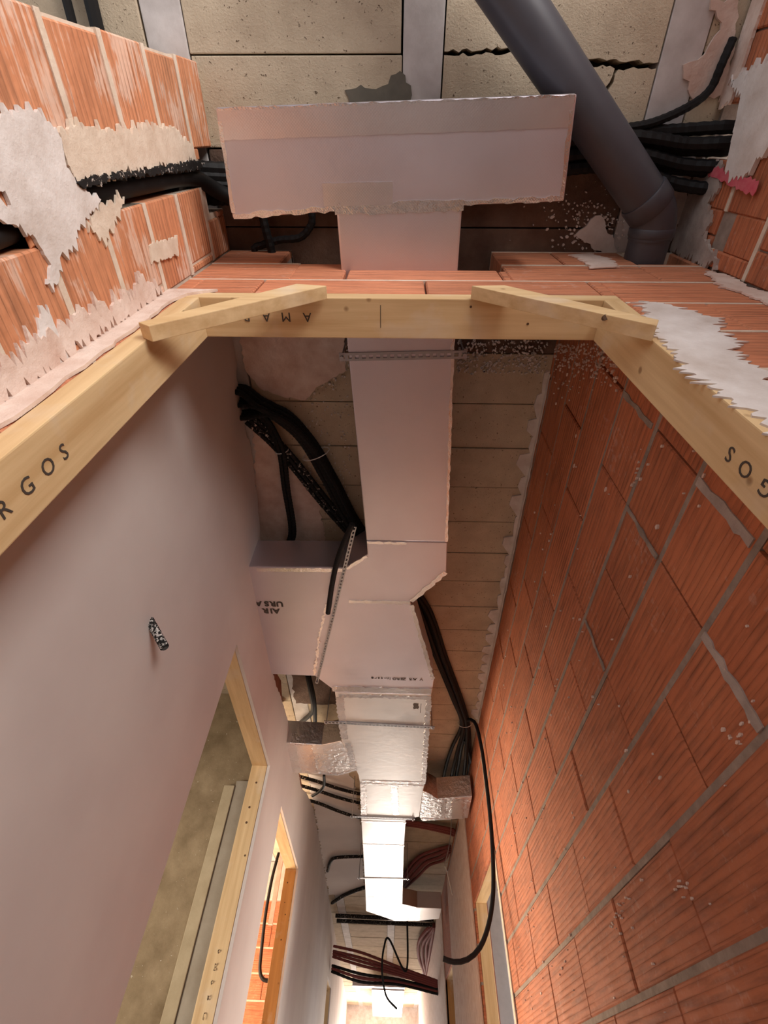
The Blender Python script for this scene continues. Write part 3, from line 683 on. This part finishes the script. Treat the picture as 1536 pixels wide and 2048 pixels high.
# ---- slotted hanger rails with threaded rods
def rail(label, a, b, wd=0.024, nslot=None, rods=((0.03), (0.97)), z=ZD-0.0045, name='hanger_rail', lip=0.012, side=1):
    a = Vector((a[0], a[1], z)); b = Vector((b[0], b[1], z)); L = (b-a).length; d = (b-a).normalized(); n = Vector((-d.y, d.x, 0))
    t = thing(name, label, 'hanger rail', a)
    ns = nslot or int(L/0.022); m = MB(); th = 0.0018; pl = L/ns
    def bx(u0, u1, v0, v1, z0, z1):
        c = [n*v0+d*u0, n*v0+d*u1, n*v1+d*u1, n*v1+d*u0]
        m.add([tuple(p+Vector((0, 0, z0))) for p in c]+[tuple(p+Vector((0, 0, z1))) for p in c], [(0,3,2,1),(4,5,6,7),(0,1,5,4),(1,2,6,5),(2,3,7,6),(3,0,4,7)])
    h = wd/2; s = wd*0.2
    bx(0, L, -h, -s, 0, th); bx(0, L, s, h, 0, th)
    for k in range(ns+1): bx(max(0, k*pl-pl*0.22), min(L, k*pl+pl*0.22), -s, s, 0, th)
    m.build('slotted_strip', 'galv', t)
    m = MB()
    for v in (-h, h-0.0015): bx(0, L, v, v+0.0015, th, lip*0.3)
    m.build('lip', 'galv', t)
    for f in rods:
        p = d*(L*f); m = MB(); m.tube([p+Vector((0, 0, -0.004)), p+Vector((0, 0, ZC-z-0.002))], 0.003, 8); m.build('threaded_rod', 'galv', t)
        m = MB(); m.tube([p+Vector((0, 0, -0.009)), p+Vector((0, 0, -0.0005))], 0.0065, 6); m.build('nut', 'galv', t)
    return t
rail('nearest slotted steel rail crossing under the straight duct behind the frame head', (-0.182,0.553), (0.215,0.540), 0.026, rods=(0.02, 0.98))
rail('slotted steel rail crossing under the wide bright duct', (-0.403,2.79), (0.262,2.82), 0.028, rods=(0.02, 0.98))
rail('third slotted rail, under the duct by the right-hand takeoff', (-0.31,4.235), (0.20,4.25), 0.03, rods=(0.03, 0.97), z=ZD-0.006)
rail('farthest slotted rail, under the narrow duct', (-0.304,5.795), (0.205,5.775), 0.03, rods=(0.03, 0.97))
rail('slotted steel strap running lengthwise across the branch duct on the left', (-0.160,1.245), (-0.412,2.372), 0.016, rods=(0.985,), z=ZD-0.006)

# ---- grey drain pipe
pz = 2.605
dp = thing('drain_pipe', 'thick dark grey drain pipe slanting under the ceiling into the brick wall', 'pipe', (0, 0, 0))
A_ = P(985, -60, Z=pz); B_ = P(1312, 432, Z=pz)
B_ = Vector((B_.x, B_.y, pz)); A_ = Vector((A_.x, A_.y, pz))
dr = (B_-A_).normalized(); A2 = B_-dr*1.25
r0 = 0.0586
m = MB(); m.tube([A2, B_-dr*0.045], r0, 32); m.build('pipe', 'pvc', dp, True)
e1 = B_-dr*0.055; yd = Vector((0.02, 1, 0)).normalized(); e3 = B_+yd*0.06
pth = [e1] + [(B_*1.0-dr*0.035*(1-t)**2 + yd*0.035*t*t) for t in [0.0, .25, .5, .75, 1.0]] + [e3]
m = MB(); m.tube(pth, r0+0.002, 32); m.build('elbow', 'pvc', dp, True)
m = MB(); m.tube([B_-dr*0.075, B_-dr*0.07, B_-dr*0.028, B_-dr*0.024], [r0+0.003, r0+0.006, r0+0.006, r0+0.003], 32); m.build('socket_collar', 'pvc', dp, True)
m = MB(); m.tube([B_+yd*0.028, B_+yd*0.032, B_+yd*0.05, B_+yd*0.054], [r0+0.002, r0+0.005, r0+0.005, r0+0.002], 32); m.build('socket_collar', 'pvc', dp, True)
m = MB(); m.tube([B_+yd*0.05, B_+yd*0.42], r0-0.001, 32); m.build('outlet_pipe', 'pvc', dp, True)

# ---- conduits
def conduit(ctrl, r, mat, label, group=None, name='conduit', cat='conduit', n=8, corr=0.05, step=None):
    m = MB(); m.tube(smooth_path(ctrl, step or max(0.008, r*0.75)), r, n, corr=corr); o = m.build(name, mat, smooth=corr == 0)
    return tag(o, label, cat, group)
def C(px, py, z): return P(px, py, Z=z)
# bundle along the ceiling behind the T, from the left chase to the right wall
G = 'black conduits crossing the ceiling behind the T duct'
for k in range(6):
    y = 0.040+0.034*(k % 3); z = 2.7165-0.0335*(k//3); j = R.uniform(-.004, .004)
    dz = 0.012*(k % 3)
    if k < 3:
        ct = [(XWL+0.045, 0.075+0.018*k, 2.50), (XWL+0.045, 0.075+0.018*k, 2.60), (XWL+0.05, 0.08+0.02*k, 2.66), (XWL+0.09, 0.085+0.022*k, z-0.012), (-0.40, y+0.02, z), (0.0, y+j, z), (0.35, y-0.02, z), (0.62, y-0.035, z), (0.80, y-0.045+0.01*k, z-0.02), (0.88, y-0.05+0.015*k, 2.665), (0.915, y-0.05+0.015*k, 2.655)]
        ct[0] = (XWL-0.035, ct[0][1], 2.45); ct[1] = (XWL-0.035, ct[1][1], 2.56); ct[2] = (XWL-0.02, ct[2][1], 2.64)
    else:
        ct = [(-0.66, 0.135+0.012*(k-3), 2.69), (XWL, 0.13+0.016*(k-3), 2.685), (-0.42, y+0.045, z), (0.0, y+j+0.01, z), (0.35, y-0.01, z), (0.62, y-0.03, z), (0.80, y-0.05+0.012*k, z-0.015), (0.88, y-0.07+0.018*k, 2.64), (0.915, y-0.07+0.018*k, 2.635)]
    conduit(ct, 0.0165, 'black', 'black conduit in the bundle crossing the ceiling behind the T duct', G)
conduit([(0.60, -0.005, 2.70), (0.70, -0.02, 2.70), (0.79, -0.055, 2.705), (0.835, -0.09, 2.71), (0.845, -0.14, 2.71), (0.86, -0.19, 2.725)], 0.011, 'black', 'black conduit splitting off upwards from the bundle by the right wall')
# conduit lying in the left chase
conduit([(XWL-0.045, 0.092, 1.86), (XWL-0.036, 0.092, 2.0), (XWL-0.028, 0.092, 2.25), (XWL-0.024, 0.094, 2.46), (XWL-0.010, 0.105, 2.57), (-0.535, 0.14, 2.64), (-0.47, 0.17, 2.665), (-0.40, 0.18, 2.69)], 0.021, 'black', 'fat black conduit lying in the chase of the left brick wall', corr=0.0, n=14)
conduit([(XWL-0.03, 0.122, 1.56), (XWL-0.02, 0.118, 1.66), (XWL-0.03, 0.115, 1.78)], 0.018, 'black', 'lower piece of black conduit showing under the white plaster blob', corr=0.0, n=14)
# two hanging into the door wall left of the T neck
conduit([(-0.42, 0.02, 2.70), (-0.43, 0.14, 2.69), (-0.425, 0.22, 2.68), (-0.41, 0.32, 2.675), (-0.41, 0.45, 2.67)], 0.013, 'black', 'black conduit entering the brick wall at the left of the T duct')
conduit([C(624,425,2.69), C(622,450,2.69), C(600,475,2.69), C(560,480,2.69), C(525,490,2.69), C(510,505,2.69), (-0.40, 0.42, 2.69)], 0.011, 'black', 'curly black conduit looping behind the T duct neck')
# black bundle A from the left wall top to behind the straight duct
G = 'black conduits of the thick bundle from the left wall top'
for k in range(9):
    a = k % 3; b = k//3
    o_ = Vector((0.024*(a-1), 0.014*(a-1), -0.0235*b))
    ct = [Vector((-0.80, 0.86+0.02*a, 2.705)), C(480,800,2.712)+Vector((0, 0.055*(a-1), -0.0235*b)), C(540,806,2.712)+o_*1.5, C(610,868,2.712)+o_, C(660,950,2.712)+o_, C(708,1040,2.712)+o_, C(770,1120,2.70)+o_]
    conduit(ct, 0.0115, 'black', 'black conduit of the thick bundle curving from the left wall to the duct', G)
G = 'plaster-spattered conduits of the thin bundle'
for k in range(3):
    o_ = Vector((0.018*(k-1), -0.01*(k-1), 0.0))
    ct = [C(500,840,2.70)+o_, C(545,880,2.70)+o_, C(590,930,2.70)+o_, C(650,1005,2.70)+o_, C(700,1062,2.69)+o_, C(740,1110,2.68)+o_]
    conduit(ct, 0.0095, 'black_dirty', ['left-hand','middle','right-hand'][k]+' plaster-spattered conduit of the thin bundle beside the thick black one', G)
G = 'pair of black conduits dropping off the bundle'
for k in range(2):
    o_ = Vector((0.020*(k-.5), 0, -0.006*k))
    ct = [C(515,815,2.69)+o_, C(545,860,2.685)+o_, C(563,905,2.68)+o_, C(573,980,2.69)+o_, C(585,1060,2.68)+o_, (-0.53+0.02*k, 1.62, 2.66), (-0.55+0.02*k, 1.9, 2.64)]
    conduit(ct, 0.010, 'black', ['left','right'][k]+' black conduit of the pair running along the ceiling to the branch duct', G)
def ring(c, r, label):
    m = MB(); c = Vector(c); pts = [c+Vector((math.cos(a)*r[0]*r[2][0], math.cos(a)*r[0]*r[2][1], math.sin(a)*r[1])) for a in [2*math.pi*k/20 for k in range(21)]]
    m.tube(pts, 0.0022, 6, caps=False); return tag(m.build('cable_tie', 'tie', smooth=True), label, 'cable tie')
ring(C(632,908,2.69), (0.062, 0.042, (0.93, -0.36)), 'white tie around the thick black conduit bundle')
ring(C(564,902,2.69), (0.028, 0.022, (0.97, -0.2)), 'small white tie around the pair of black conduits')
# offcut of conduit along the strap
conduit([C(705,1048,2.412), C(690,1080,2.408), C(675,1120,2.406), C(664,1170,2.408), C(656,1226,2.410)], 0.0115, 'black', 'short black conduit end lying against the lengthwise slotted strap', corr=0, n=12)
# conduits on the right of the ducts
G = 'black conduits running from the duct kink to the right wall'
for k in range(5):
    o_ = Vector((0.022*(k-2), 0.014*(k-2), -0.018*(k % 2)))
    ct = [C(800,1150,2.71)+o_, C(845,1215,2.71)+o_, C(880,1310,2.715)+o_*0.9, C(915,1400,2.71)+o_*0.8, C(930,1450,2.70)+o_*0.6, C(922,1500,2.705)+o_*1.6, C(915,1540,2.71)+o_*2.2, C(905,1590,2.71)+o_*2.4]
    conduit(ct, 0.0135, 'black', ['first','second','third','fourth','fifth'][k]+' from the left of the black conduits tied up beside the right wall', G, corr=0, n=8)
p = C(930,1446,2.70); ring(p, (0.05, 0.032, (0.98, -0.17)), 'white tie around the black bundle at the right wall')
h = [C(925,1440,2.70), Vector((XR(3.2)-0.045, 3.17, 2.66))] + [P(x, y, Y=3.14) for x, y in ((962,1490),(972,1560),(981,1640),(986,1720),(986,1790),(977,1850),(960,1895),(935,1919),(908,1924),(886,1917))]
conduit(h, 0.0115, 'black', 'black hose hanging down the right brick wall with its end curling left', name='hanging_hose', cat='hose', corr=0, n=14, step=0.03)
conduit([C(930,1480,2.69), C(945,1530,2.68), C(952,1548,2.60)], 0.012, 'black', 'short black conduit stub above the right takeoff duct', corr=0)
# dirty conduits on the left ceiling, far part
lab = ['upper', 'middle', 'lower']
for k, (a, b) in enumerate((((632,1562),(720,1588)), ((632,1580),(720,1606)), ((636,1606),(715,1634)))):
    pa = C(*a, 2.70); pb = C(*b, 2.70); pa.x = max(pa.x, XL(pa.y)+.03)
    conduit([Vector((XL(pa.y)-0.1, pa.y-.1, 2.70)), pa, (pa+pb)/2+Vector((0, 0.02, 0)), pb, pb+Vector((0.35, 0.15, 0))], 0.014, 'black_dirty', lab[k]+' of three plaster-spattered conduits on the ceiling left of the duct', 'spattered conduits left of the far duct')
conduit([C(648,1550,2.66), C(648,1570,2.67), C(640,1582,2.68), C(625,1592,2.69)], 0.012, 'black', 'bent black conduit poking out behind the left takeoff duct', corr=0)
conduit([C(655,1742,2.71), C(662,1722,2.71), C(675,1715,2.71), C(722,1713,2.71), C(780,1714,2.71)], 0.016, 'black_dirty', 'dark conduit hooking down on the ceiling by the narrow duct')
conduit([C(664,1806,2.71), C(690,1790,2.71), C(730,1775,2.71), C(790,1760,2.71)], 0.02, 'black_dirty', 'dark conduit slanting up to the narrow duct on its left')
# bundle A2: two dark drops beside left takeoff
conduit([C(615,1350,2.67), C(622,1385,2.66), C(626,1420,2.68), C(608,1440,2.69), C(592,1452,2.70)], 0.016, 'black', 'black conduit curving to the left wall behind the branch duct', corr=0)
conduit([C(618,1352,2.68), C(628,1400,2.67), C(630,1450,2.69), C(626,1520,2.69)], 0.014, 'black', 'black conduit running on past the left takeoff duct', corr=0)
# red conduits on the right, far part
G = 'dark red conduits crossing to the right wall beyond the takeoff'
for k in range(6):
    z = 2.70-0.022*(k//3); o_ = Vector((0, 0.045*(k % 3), 0))
    conduit([C(790,1638,z)+o_, C(850,1648,z)+o_, C(900,1658,z)+o_*1.2, Vector((XR(5.2)-0.02, C(915,1662,z).y, z))+o_*1.2], 0.014, 'red', 'dark red conduit of the straight bundle right of the far duct', G, corr=0.06)
G = 'dark red conduits curving down the right side'
for k in range(6):
    o_ = Vector((0.022*k, 0.05*k, -0.012*(k % 2)))
    conduit([Vector((min(q.x, XR(q.y)-0.025), q.y, q.z)) for q in (C(800,1770,2.70)+o_*.5, C(818,1735,2.70)+o_, C(840,1712,2.70)+o_, C(870,1700,2.70)+o_, C(905,1692,2.70)+o_*.6)], 0.014, 'red', 'dark red conduit of the curved bundle right of the narrow duct', G, corr=0.06)
G = 'red corrugated conduits bending at the far right'
for k in range(6):
    o_ = Vector((0.06*k, 0.0, -0.012*(k % 2)))
    c = [C(880,1850,2.70), C(852,1862,2.68), C(838,1885,2.66), C(838,1915,2.64), C(848,1945,2.62), C(868,1965,2.60)]
    c = [q+o_*(1.0 if i < 4 else 0.8) for i, q in enumerate(c)]
    conduit([Vector((min(q.x, XR(q.y)-0.03), q.y, q.z)) for q in c], 0.026, 'red', 'red corrugated conduit bending down at the far right of the corridor', G, corr=0.08, n=8, step=0.03)
G = 'red conduits crossing the far ceiling'
pos = ['topmost', 'second', 'third', 'fourth', 'fifth', 'sixth', 'lowest']
for k in range(7):
    a = P(690, (1893, 1903, 1908, 1914, 1932, 1938, 1944)[k], Y=9.4); b = P(866, 1962+4.2*k, Y=8.8); a.x = XL(9.4)+0.02; b.x = XR(8.8)-0.02
    a.z = min(a.z, 2.69); b.z = min(b.z, 2.69)
    conduit([a, a*0.7+b*0.3+Vector((0, 0, 0.03-0.012*k)), a*0.35+b*0.65+Vector((0, 0, 0.01)), b], 0.0165, 'red' if k not in (4, 6) else 'black', pos[k]+' conduit of the slanting run across the far end of the corridor', G, corr=0.06, step=0.04)
for k, py in enumerate((1832, 1842)):
    a = C(690,py,2.69); b = C(870,py+8,2.69)
    conduit([Vector((XL(7)+0.03, a.y, 2.69)), (a+b)/2, Vector((XR(7)-0.03, b.y, 2.69))], 0.024, 'black_dirty', ('front', 'rear')[k]+' of two dark conduits crossing the ceiling at the end of the narrow duct', 'dark conduits at the narrow duct end', corr=0)
# thin cable loop hanging far down
lp = [P(x, y, Y=8.2) for x, y in ((812,1942),(778,1878),(768,1895),(764,1930),(766,1962),(774,1995),(794,2018))]
tp = P(778,1876,Y=8.2)
conduit([Vector((lp[0].x+.02, 8.2, ZC-0.003)), Vector((lp[0].x+.02, 8.2, 2.6))] + lp, 0.012, 'black', 'thin dark cable drooping in a loop from the far ceiling', name='drooping_cable', cat='cable', corr=0, n=8)
# pale wires hanging by the right takeoff
for k, pts in enumerate((((905,1612),(900,1680),(890,1728),(893,1740),(905,1790)), ((922,1625),(908,1690),(897,1738),(895,1742)))):
    conduit([P(x, y, Y=4.9) for x, y in pts], 0.0045, 'galv', ('longer', 'shorter')[k]+' bare wire dangling below the right takeoff duct', 'dangling bare wires', name='wire', cat='wire', corr=0, n=6)
# corrugated stub poking out of the plaster
a = P(302, 1246, X=XL0, sl=SL); b = P(330, 1296, X=XL0+0.055, sl=SL)
m = MB(); ax = (b-a); m.tube([a-ax*0.25+ax*1.25*(k/44) for k in range(45)], 0.0105, 14, corr=0.10)
stub = tag(m.build('conduit_stub', 'stub'), 'corrugated black conduit end poking out of the left plaster wall', 'conduit')
m = MB(); m.tube([b, b+ax*0.02], 0.0075, 12); m.build('bore', 'black', stub)
# black cables on the ceiling beyond the pier
for k, (x, lb) in enumerate(((-0.80, 'right-hand'), (-0.865, 'left-hand'))):
    conduit([(x-0.02*k, -1.2, 2.712), (x, -0.5, 2.712), (x-0.01, -0.1, 2.712), (x-0.03-0.02*k, 0.37, 2.712)], 0.018 if k == 0 else 0.012, 'black', lb+' black cable on the ceiling beyond the left pier', 'cables beyond the pier', name='cable', cat='cable', corr=0)
# things seen through the second left doorway
conduit([Vector((P(553,1722,Y=6.2).x+.01, 6.2, ZC-.003))]+[P(x, y, Y=6.2) for x, y in ((553,1722),(543,1762),(531,1830),(523,1900),(520,1940),(526,1958),(540,1962))], 0.016, 'black', 'dark cable hanging in the room behind the second left doorway', name='hanging_cable', cat='cable', corr=0)
bt = boxo('batten', (-1.135, 5.9, 2.07), (-1.092, 5.93, ZC-0.002), 'plaster_white'); tag(bt, 'pale batten hanging from the ceiling behind the second left doorway', 'batten')
# steel stud in the right room
sx = P(985, 1900, Y=5.2).x
sd = thing('steel_stud', 'grey steel stud standing behind the right doorway', 'stud', (sx, 5.2, 0))
boxo('web', (0.0, 0, 0), (0.10, 0.004, ZC-0.002), 'galv', sd); boxo('flange', (0, 0.004, 0), (0.004, 0.05, ZC-0.002), 'galv', sd); boxo('flange', (0.096, 0.004, 0), (0.10, 0.05, ZC-0.002), 'galv', sd)

# ---- plaster smears, spatter and one painted shade patch on the ceiling
def cpatch(pts, mat, seed, t=0.005, amp=0.008, step=0.014, z=ZC-0.0035):
    m = MB(); pl = [tuple(P(x, y, Z=z)[:2]) for x, y in pts]
    m.prism([ragged(pl, step, amp, random.Random(seed))], lambda u, v, w: (u, v, w), z-t, z+0.004)
    return m.build('plaster_smear', mat, ceil)
cpatch([(478,660),(690,660),(692,740),(640,770),(610,800),(560,790),(520,775),(495,745),(486,720)], 'plaster_pink', 61, amp=0.006)
cpatch([(508,860),(545,850),(600,960),(640,1010),(650,1080),(520,1080),(512,1000)], 'plaster_pink', 62)
cpatch([(1150,470),(1180,440),(1200,430),(1210,455),(1228,480),(1235,520),(1190,500)], 'plaster_white', 63, amp=0.006)
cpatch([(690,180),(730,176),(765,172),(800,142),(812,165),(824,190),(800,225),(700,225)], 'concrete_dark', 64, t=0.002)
cpatch([(1365,130),(1395,120),(1440,60),(1420,0),(1475,0),(1465,110),(1440,190),(1385,200)], 'plaster_pink', 65)
cpatch([(1330,300),(1395,285),(1375,400),(1350,470),(1335,400)], 'plaster_grey', 66)
m = MB(); m.prism([ragged([(XL(3.4)+.004, 3.4), (-0.40, 3.55), (-0.30, 4.4), (-0.26, 5.5), (-0.30, 7.4), (-0.5, 7.7), (XL(7.7)+.004, 7.7)], 0.03, 0.02, random.Random(67))], lambda u, v, w: (u, v, w), ZC-0.007, ZC+0.001)
m.build('plaster_smear', 'plaster', ceil)
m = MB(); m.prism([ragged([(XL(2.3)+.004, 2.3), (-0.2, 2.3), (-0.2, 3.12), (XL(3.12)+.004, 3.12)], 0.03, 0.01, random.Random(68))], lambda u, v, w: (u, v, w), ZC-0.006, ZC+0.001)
m.build('shade_patch', 'block_dark', ceil)  # shade beside the ducts, painted as a dark plate on the ceiling
sp = MB(); rs = random.Random(77)
def drop(x, y, r, z=ZC-0.004):
    n = rs.choice((5, 6, 7)); a0 = rs.random()*6; el = rs.uniform(1, 1.8); q = rs.random()*3.14
    c = []
    for k in range(n):
        a = a0+6.283*k/n; u = math.cos(a)*r*el*rs.uniform(.7, 1.2); v = math.sin(a)*r*rs.uniform(.7, 1.2)
        c.append((x+u*math.cos(q)-v*math.sin(q), y+u*math.sin(q)+v*math.cos(q)))
    z0 = z-0.0025; o = len(sp.v)
    sp.add([(p[0], p[1], z0) for p in c]+[(p[0], p[1], z+0.004) for p in c], [tuple(range(n))]+[(i, (i+1) % n, n+(i+1) % n, n+i) for i in range(n)])
def spray(px0, px1, py0, py1, n, r0, r1):
    for k in range(n):
        p = P(rs.uniform(px0, px1), rs.uniform(py0, py1), Z=ZC-0.004); drop(p.x, p.y, rs.uniform(r0, r1)*rs.uniform(.5, 1))
spray(915, 1095, 680, 748, 380, 0.0015, 0.0055)
spray(600, 700, 690, 1000, 260, 0.0012, 0.0045)
spray(1090, 1260, 420, 520, 60, 0.0015, 0.005)
for k in range(240):
    a = rs.gauss(0, 0.5); d = abs(rs.gauss(0, 75)); px = 1200+math.sin(a)*d*1.1-15*(d/60); py = 505-math.cos(a)*d
    p = P(px, py, Z=ZC-0.004); drop(p.x, p.y, rs.uniform(0.002, 0.007)*(1-min(.7, d/180)))
spray(480, 690, 930, 1070, 160, 0.0012, 0.0035)
tag(sp.build('plaster_spatter', 'plaster_white', ceil), kind='stuff')
sw = MB()
def wdrop(u, v, r, el=1.0):
    n = rs.choice((5, 6, 7)); a0 = rs.random()*6; c = []
    for k in range(n):
        a = a0+6.283*k/n; c.append((u+math.cos(a)*r*el*rs.uniform(.7, 1.2), v+math.sin(a)*r*rs.uniform(.7, 1.2)))
    o = len(sw.v)
    sw.add([(p[0], 0.0035, p[1]) for p in c]+[(p[0], -0.002, p[1]) for p in c], [tuple(range(n))]+[(i, (i+1) % n, n+(i+1) % n, n+i) for i in range(n)])
for k in range(330):
    q = P(rs.uniform(1108, 1235), 688+abs(rs.gauss(0, 40)), X=XR0, sl=SR)
    if 0.41 < q.y < 1.0 and q.z < ZC-0.01: wdrop(q.y, q.z, rs.uniform(0.0012, 0.0045))
for k in range(150):
    u = rs.uniform(0.42, 3.0); v = rs.uniform(1.0, 2.6); wdrop(u, v, rs.uniform(0.001, 0.0042), rs.uniform(1, 2.2))
for (u, v) in ((0.62, 1.93), (0.80, 1.37), (1.55, 1.30), (1.62, 1.27), (1.18, 1.25)):
    for k in range(9): wdrop(u+rs.gauss(0, .03), v+rs.gauss(0, .012), rs.uniform(0.001, 0.0035), 1.8)
tag(sw.build('plaster_spatter', 'plaster_pink', wallR), kind='stuff')
